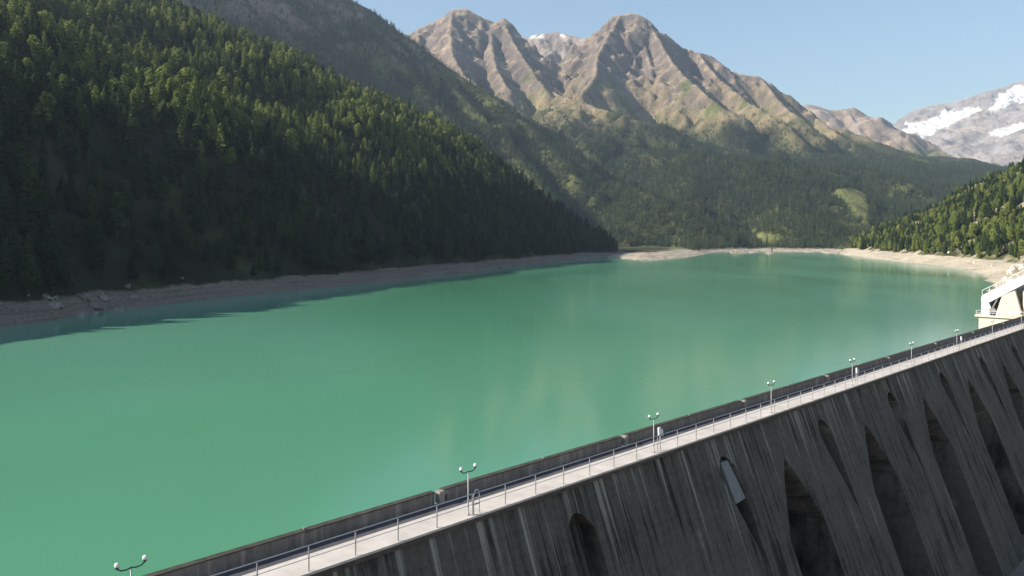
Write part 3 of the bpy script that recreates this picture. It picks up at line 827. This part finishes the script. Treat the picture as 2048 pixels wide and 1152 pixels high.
FARM = [tree_mesh('far_conifer', 21, .19, .62, 11, 7, 60, mat='needles_far'), tree_mesh('far_conifer', 22, .16, .75, 12, 6, 60, mat='needles_far'), tree_mesh('far_conifer', 23, .23, .52, 10, 7, 80, .14, .3, 'needles_far'), tree_mesh('far_conifer', 24, .15, .8, 12, 6, 50, mat='needles_far')]
def proto_collection(name, pairs):
    c = bpy.data.collections.new(name)
    for i, (a, b) in enumerate(pairs):
        o = bpy.data.objects.new('%s_%02d' % (name, i), fused(a, b, name)); c.objects.link(o)
    return c
PC_NEAR = proto_collection('forest_conifer', NEAR)
PC_FAR = proto_collection('distant_conifer', FARM)

def forest(name, P, H, W, pc, nvar, label, seed, kinds=None):
    """P: points, H: heights, W: width factors -> one object"""
    g_ = np.random.default_rng(seed); n = len(P)
    me = bpy.data.meshes.new(name); me.vertices.add(n); me.vertices.foreach_set('co', P.ravel())
    a = me.attributes.new('rot', 'FLOAT', 'POINT'); a.data.foreach_set('value', g_.uniform(0, 6.28, n))
    a = me.attributes.new('idx', 'INT', 'POINT'); a.data.foreach_set('value', (g_.integers(0, nvar, n) if kinds is None else kinds).astype(np.int32))
    a = me.attributes.new('scl', 'FLOAT_VECTOR', 'POINT'); a.data.foreach_set('vector', np.stack([H * W, H * W, H], -1).ravel())
    me.update()
    o = link(bpy.data.objects.new(name, me))
    ng = bpy.data.node_groups.new(name, 'GeometryNodeTree')
    ng.interface.new_socket('Geometry', in_out='INPUT', socket_type='NodeSocketGeometry')
    ng.interface.new_socket('Geometry', in_out='OUTPUT', socket_type='NodeSocketGeometry')
    N, L = ng.nodes, ng.links
    gi, go = N.new('NodeGroupInput'), N.new('NodeGroupOutput')
    ci = N.new('GeometryNodeCollectionInfo'); ci.inputs['Collection'].default_value = pc
    ci.inputs['Separate Children'].default_value = True; ci.inputs['Reset Children'].default_value = True
    ip = N.new('GeometryNodeInstanceOnPoints'); ip.inputs['Pick Instance'].default_value = True
    def attr(nm, ty):
        k = N.new('GeometryNodeInputNamedAttribute'); k.data_type = ty; k.inputs['Name'].default_value = nm; return k.outputs['Attribute']
    cx = N.new('ShaderNodeCombineXYZ'); L.new(attr('rot', 'FLOAT'), cx.inputs[2])
    er = N.new('FunctionNodeEulerToRotation'); L.new(cx.outputs[0], er.inputs[0])
    L.new(gi.outputs[0], ip.inputs['Points']); L.new(ci.outputs[0], ip.inputs['Instance'])
    L.new(attr('idx', 'INT'), ip.inputs['Instance Index']); L.new(er.outputs[0], ip.inputs['Rotation']); L.new(attr('scl', 'FLOAT_VECTOR'), ip.inputs['Scale'])
    L.new(ip.outputs[0], go.inputs[0])
    md = o.modifiers.new('forest', 'NODES'); md.node_group = ng
    tag(o, label, 'forest', None, 'stuff')
    return o

def scatter(x0, x1, y0, y1, sp_, seed):
    g_ = np.random.default_rng(seed)
    X, Y = np.meshgrid(np.arange(x0, x1, sp_), np.arange(y0, y1, sp_))
    X = (X + g_.uniform(-.5, .5, X.shape) * sp_).ravel(); Y = (Y + g_.uniform(-.5, .5, Y.shape) * sp_).ravel()
    return X, Y, g_

# left hillside
X, Y, g_ = scatter(-1150, 190, 120, 1500, 6.2, 301)
Z = h_left(X, Y)
px, py = proj(X, Y, Z)
n = fbm(X / 60, Y / 60, 303, 4)
edge = 6.6 + 2.2 * fbm(X / 25, Y / 25, 305, 2)
k = (Z > edge) & (px > -420) & (px < 1400) & (py > -420) & (g_.uniform(0, 1, X.shape) < np.clip(np.where(Z < 60, 1.0, .84) + .5 * n, .15, 1))
X, Y, Z, px, py = X[k], Y[k], Z[k], px[k], py[k]
H = np.clip(12.6 + 3.8 * g_.normal(size=X.shape) + 3 * fbm(X / 90, Y / 90, 307, 2), 5, 23)
W = g_.uniform(.85, 1.3, X.shape)
# painted shade and sun: darkened foliage low by the lake, lightened foliage higher up
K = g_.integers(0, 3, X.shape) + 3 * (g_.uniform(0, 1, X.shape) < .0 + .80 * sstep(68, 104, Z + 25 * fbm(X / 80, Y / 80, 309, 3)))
size = H / Y * F
vis = (px > 5) & (px < 1260) & (py > 20) & (py - size < 1100) & (py > 0)
score = np.where(vis, size, -1)
order = np.argsort(-score)[:235]
sel_left = [(X[i], Y[i], Z[i], H[i], W[i], px[i], py[i], int(K[i])) for i in order]
rest = np.ones(len(X), bool); rest[order] = False
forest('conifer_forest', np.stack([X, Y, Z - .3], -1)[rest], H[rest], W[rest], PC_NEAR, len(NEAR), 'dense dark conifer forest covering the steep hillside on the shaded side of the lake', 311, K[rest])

# right hillside
X, Y, g_ = scatter(200, 1250, 250, 1420, 4.7, 321)
Z = h_right(X, Y); px, py = proj(X, Y, Z)
rr = ridged(X / 70, Y / 70, 41, 4) - .9
k = (Z > 8.5 + 2 * fbm(X / 25, Y / 25, 325, 2)) & (px > 1500) & (px < 2350) & (rr + .35 * fbm(X / 22, Y / 22, 67, 3) < .50) & (g_.uniform(0, 1, X.shape) < .88)
X, Y, Z, px, py = X[k], Y[k], Z[k], px[k], py[k]
H = np.clip(10 + 3.0 * g_.normal(size=X.shape), 3.5, 18); W = g_.uniform(.85, 1.3, X.shape)
K = g_.integers(0, 3, X.shape) + 3 * (g_.uniform(0, 1, X.shape) < .42)
size = H / Y * F
vis = (px > 1650) & (px < 2044) & (py > 300) & (py < 545)
order = np.argsort(-np.where(vis, size, -1))[:65]
sel_right = [(X[i], Y[i], Z[i], H[i], W[i], px[i], py[i], int(K[i])) for i in order]
rest = np.ones(len(X), bool); rest[order] = False
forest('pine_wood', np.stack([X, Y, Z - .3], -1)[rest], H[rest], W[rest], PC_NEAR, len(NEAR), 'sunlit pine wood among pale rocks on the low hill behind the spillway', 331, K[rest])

# middle valley and mountain flanks
X, Y, g_ = scatter(-900, 2300, 1000, 3300, 7.0, 341)
px0 = 1024 + F * X / Y
k = (px0 > 380) & (px0 < 2150); X, Y = X[k], Y[k]
Zr = h_range(X, Y); Zm = h_mid(X, Y)
Z = np.maximum(Zr, Zm)
Z = np.maximum(Z, -5)
n = fbm(X / 150, Y / 150, 343, 4)
tl = 420 + 110 * n + 60 * fbm(X / 50, Y / 50, 345, 3) + np.where(Zm > Zr, 240, 0)
prob = np.clip(1.0 + .5 * fbm(X / 90, Y / 90, 347, 4), .2, 1) * sstep(60, -60, Z - tl)
prob = np.where(Zm > Zr, prob * np.clip(1.2 + .8 * n, .35, 1), prob)
prob = np.where((Z > tl) & (Z < tl + 160), np.maximum(prob, .06), prob)
k = (Z > np.where((Y > 1190) & (X > 270), 3.6, 7.0)) & (g_.uniform(0, 1, X.shape) < prob) & ~in_meadow(X, Y, Z)
k &= ~((h_left(X, Y) > Z) & (Y < 1700)) & ~((h_right(X, Y) > Z) & (Y < 1450))
X, Y, Z = X[k], Y[k], Z[k]
H = np.clip(14 + 4 * g_.normal(size=X.shape) - 6 * sstep(200, 500, Z), 4, 22); W = g_.uniform(.95, 1.5, X.shape)
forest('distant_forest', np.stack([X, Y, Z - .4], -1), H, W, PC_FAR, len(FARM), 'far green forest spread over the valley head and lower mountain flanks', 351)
print('distant trees', len(X))

# the trees that show largest, one by one
def plant(kd, x, y, z, h, wd, name, label, group):
    r = empty(name, (x, y, z - .3), random.uniform(0, 6.28)); r.scale = (h * wd, h * wd, h)
    tag(r, label, 'tree', group)
    cr, tr = NEAR[kd]
    link(bpy.data.objects.new('trunk', tr), r); link(bpy.data.objects.new('crown', cr), r)
def size_word(h): return 'short' if h < 12.5 else ('tall' if h > 18 else 'middle-sized')
shape = ['broad dark', 'slender dark', 'bushy dark', 'bushy light-green', 'narrow light-green', 'round-topped light-green']
ORD = ['first', 'second', 'third', 'fourth', 'fifth', 'sixth', 'seventh', 'eighth', 'ninth', 'tenth', 'eleventh', 'twelfth', 'thirteenth', 'fourteenth', 'fifteenth',
       'sixteenth', 'seventeenth', 'eighteenth', 'nineteenth', 'twentieth']
def single_out(rows):
    """rows: (base label, px) -> labels; look-alikes are told apart by their order from the left"""
    out = [None] * len(rows)
    for b in sorted({r[0] for r in rows}):
        m = sorted([i for i, r in enumerate(rows) if r[0] == b], key=lambda i: rows[i][1])
        for k, i in enumerate(m):
            out[i] = b if len(m) == 1 else '%s, %s from the left' % (b, ORD[min(k, 19)])
    return out
rows = []
for i, (x, y, z, h, wd, ppx, ppy, kd) in enumerate(sel_left):
    zone = ('at the lake edge' if z < 14 else 'above the brown bank' if z < 34 else 'up the shaded slope')
    part = ('near the picture edge' if ppx < 170 else 'above the pale rocks' if ppx < 330 else 'above the shadow tongues' if ppx < 560 else 'towards the bank end')
    rows.append(('%s %s conifer %s %s' % (size_word(h), shape[kd], zone, part), ppx))
for i, ((x, y, z, h, wd, ppx, ppy, kd), lab) in enumerate(zip(sel_left, single_out(rows))):
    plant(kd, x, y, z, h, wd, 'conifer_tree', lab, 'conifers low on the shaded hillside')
rows = []
for i, (x, y, z, h, wd, ppx, ppy, kd) in enumerate(sel_right):
    zone = 'just above the pale beach' if z < 20 else 'high on the sunny hill'
    part = 'behind the spillway' if ppx > 1960 else 'behind the beach'
    rows.append(('%s %s pine %s %s' % ('low' if h < 10 else 'well-grown', shape[kd], zone, part), ppx))
for i, ((x, y, z, h, wd, ppx, ppy, kd), lab) in enumerate(zip(sel_right, single_out(rows))):
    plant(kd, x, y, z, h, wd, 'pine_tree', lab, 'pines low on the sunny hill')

# ------------------------------------------------------------------ boulders on the banks
def rock_mesh(name, seed, mat):
    q = random.Random(seed); mb = MB().sphere((0, 0, 0), 1, 11, 8)
    off = q.uniform(0, 50)
    vs = np.array(mb.v)
    n = fbm(vs[:, 0] * 1.1 + off + vs[:, 2], vs[:, 1] * 1.1 + off - vs[:, 2] * .7, seed, 3)
    vs = vs * (1 + .42 * n)[:, None]
    for _ in range(5):
        d = np.array([q.uniform(-1, 1), q.uniform(-1, 1), q.uniform(-.2, 1)]); d /= np.linalg.norm(d); c = q.uniform(.5, .75)
        ex = np.clip(vs @ d - c, 0, 9); vs = vs - ex[:, None] * d * .9
    mb.v = [tuple(p) for p in vs]
    return mb.mesh(name, mat)
RB = [rock_mesh('boulder', s_, M['boulder']) for s_ in (1, 2, 3)]
RP = [rock_mesh('boulder', s_, M['paleboulder']) for s_ in (4, 5, 6)]
RD = rock_mesh('boulder', 9, M['darkboulder'])
def boulder(me, x, y, z, s, label, group):
    o = link(bpy.data.objects.new('boulder', me)); o.location = (x, y, z + s * .15)
    o.scale = (s * random.uniform(.8, 1.4), s * random.uniform(.8, 1.3), s * random.uniform(.6, 1.0)); o.rotation_euler = (random.uniform(-.3, .3), random.uniform(-.3, .3), random.uniform(0, 6.28))
    tag(o, label, 'boulder', group)
todo = []
for i in range(44):
    ppx = random.choice([random.gauss(215, 45), random.gauss(220, 55), random.uniform(20, 900), random.gauss(960, 25)])
    wy = float(np.interp(ppx, [0, 110, 200, 350, 500, 700, 850, 1000], [655, 640, 627, 606, 590, 570, 553, 536]))
    bx, by = on_water(ppx, wy); f_ = random.uniform(.0, 13); bx -= f_; by += f_ * .3
    bz = float(h_left(np.array([bx]), np.array([by]))[0]); s = random.uniform(.7, 2.3) if 120 < ppx < 310 else random.uniform(.4, 1.2)
    where = 'in the heap below the dark forest' if 120 < ppx < 310 else ('on the rocky point of the bank' if ppx > 880 else 'lying on the brown bank')
    todo.append((random.choice(RB), bx, by, bz, s, '%s grey boulder %s' % ('big' if s > 1.4 else 'small', where), 'grey boulders on the brown bank', ppx))
for i in range(46):
    ppx = random.choice([random.gauss(2005, 18), random.gauss(1990, 22), random.uniform(1680, 1980)])
    wy = float(np.interp(ppx, [1660, 1700, 1760, 1800, 1860, 1900, 1945, 1975, 1990, 2000], [504, 511, 518, 524, 529, 534, 541, 551, 566, 580]))
    bx, by = on_water(ppx, wy); f_ = random.uniform(2, 34); bx += f_
    bz = float(h_right(np.array([bx]), np.array([by]))[0]); s = random.uniform(1.2, 3.6) if ppx > 1960 else random.uniform(.5, 1.6)
    where = 'in the rock heap beside the spillway' if ppx > 1960 else 'on the sunlit gravel beach'
    todo.append((random.choice(RP), bx, by, bz, s, '%s pale boulder %s' % ('big' if s > 2.2 else 'small', where), 'pale boulders on the sunlit shore', ppx))
for tt, lab in zip(todo, single_out([(q_[5], q_[7]) for q_ in todo])):
    boulder(*tt[:5], lab, tt[6])
bx, by = on_water(1720, 509); boulder(RD, bx, by, float(h_right(np.array([bx]), np.array([by]))[0]) + .3, 2.2, 'single dark brown rock on the far sunlit beach', None)
bx, by = on_water(1595, 501); boulder(RP[0], bx, by, 1.0, 2.6, 'single white rock at the far end of the lake', None)

# ------------------------------------------------------------------ the hazy mountain air
hz = MB().box(-2600, 6400, -700, 8600, -90, 1750)
hm = bpy.data.materials.new('mountain_haze'); hm.use_nodes = True
hn = hm.node_tree.nodes; hn.clear()
ho = hn.new('ShaderNodeOutputMaterial'); hv = hn.new('ShaderNodeVolumePrincipled')
hv.inputs['Density'].default_value = 6.8e-5
hv.inputs['Color'].default_value = (.66, .82, 1.0, 1)
hv.inputs['Anisotropy'].default_value = .25
hm.node_tree.links.new(hv.outputs[0], ho.inputs['Volume'])
hzo = hz.build('haze', hm); tag(hzo, 'thin pale blue haze hanging in the valley air', 'haze', None, 'stuff')
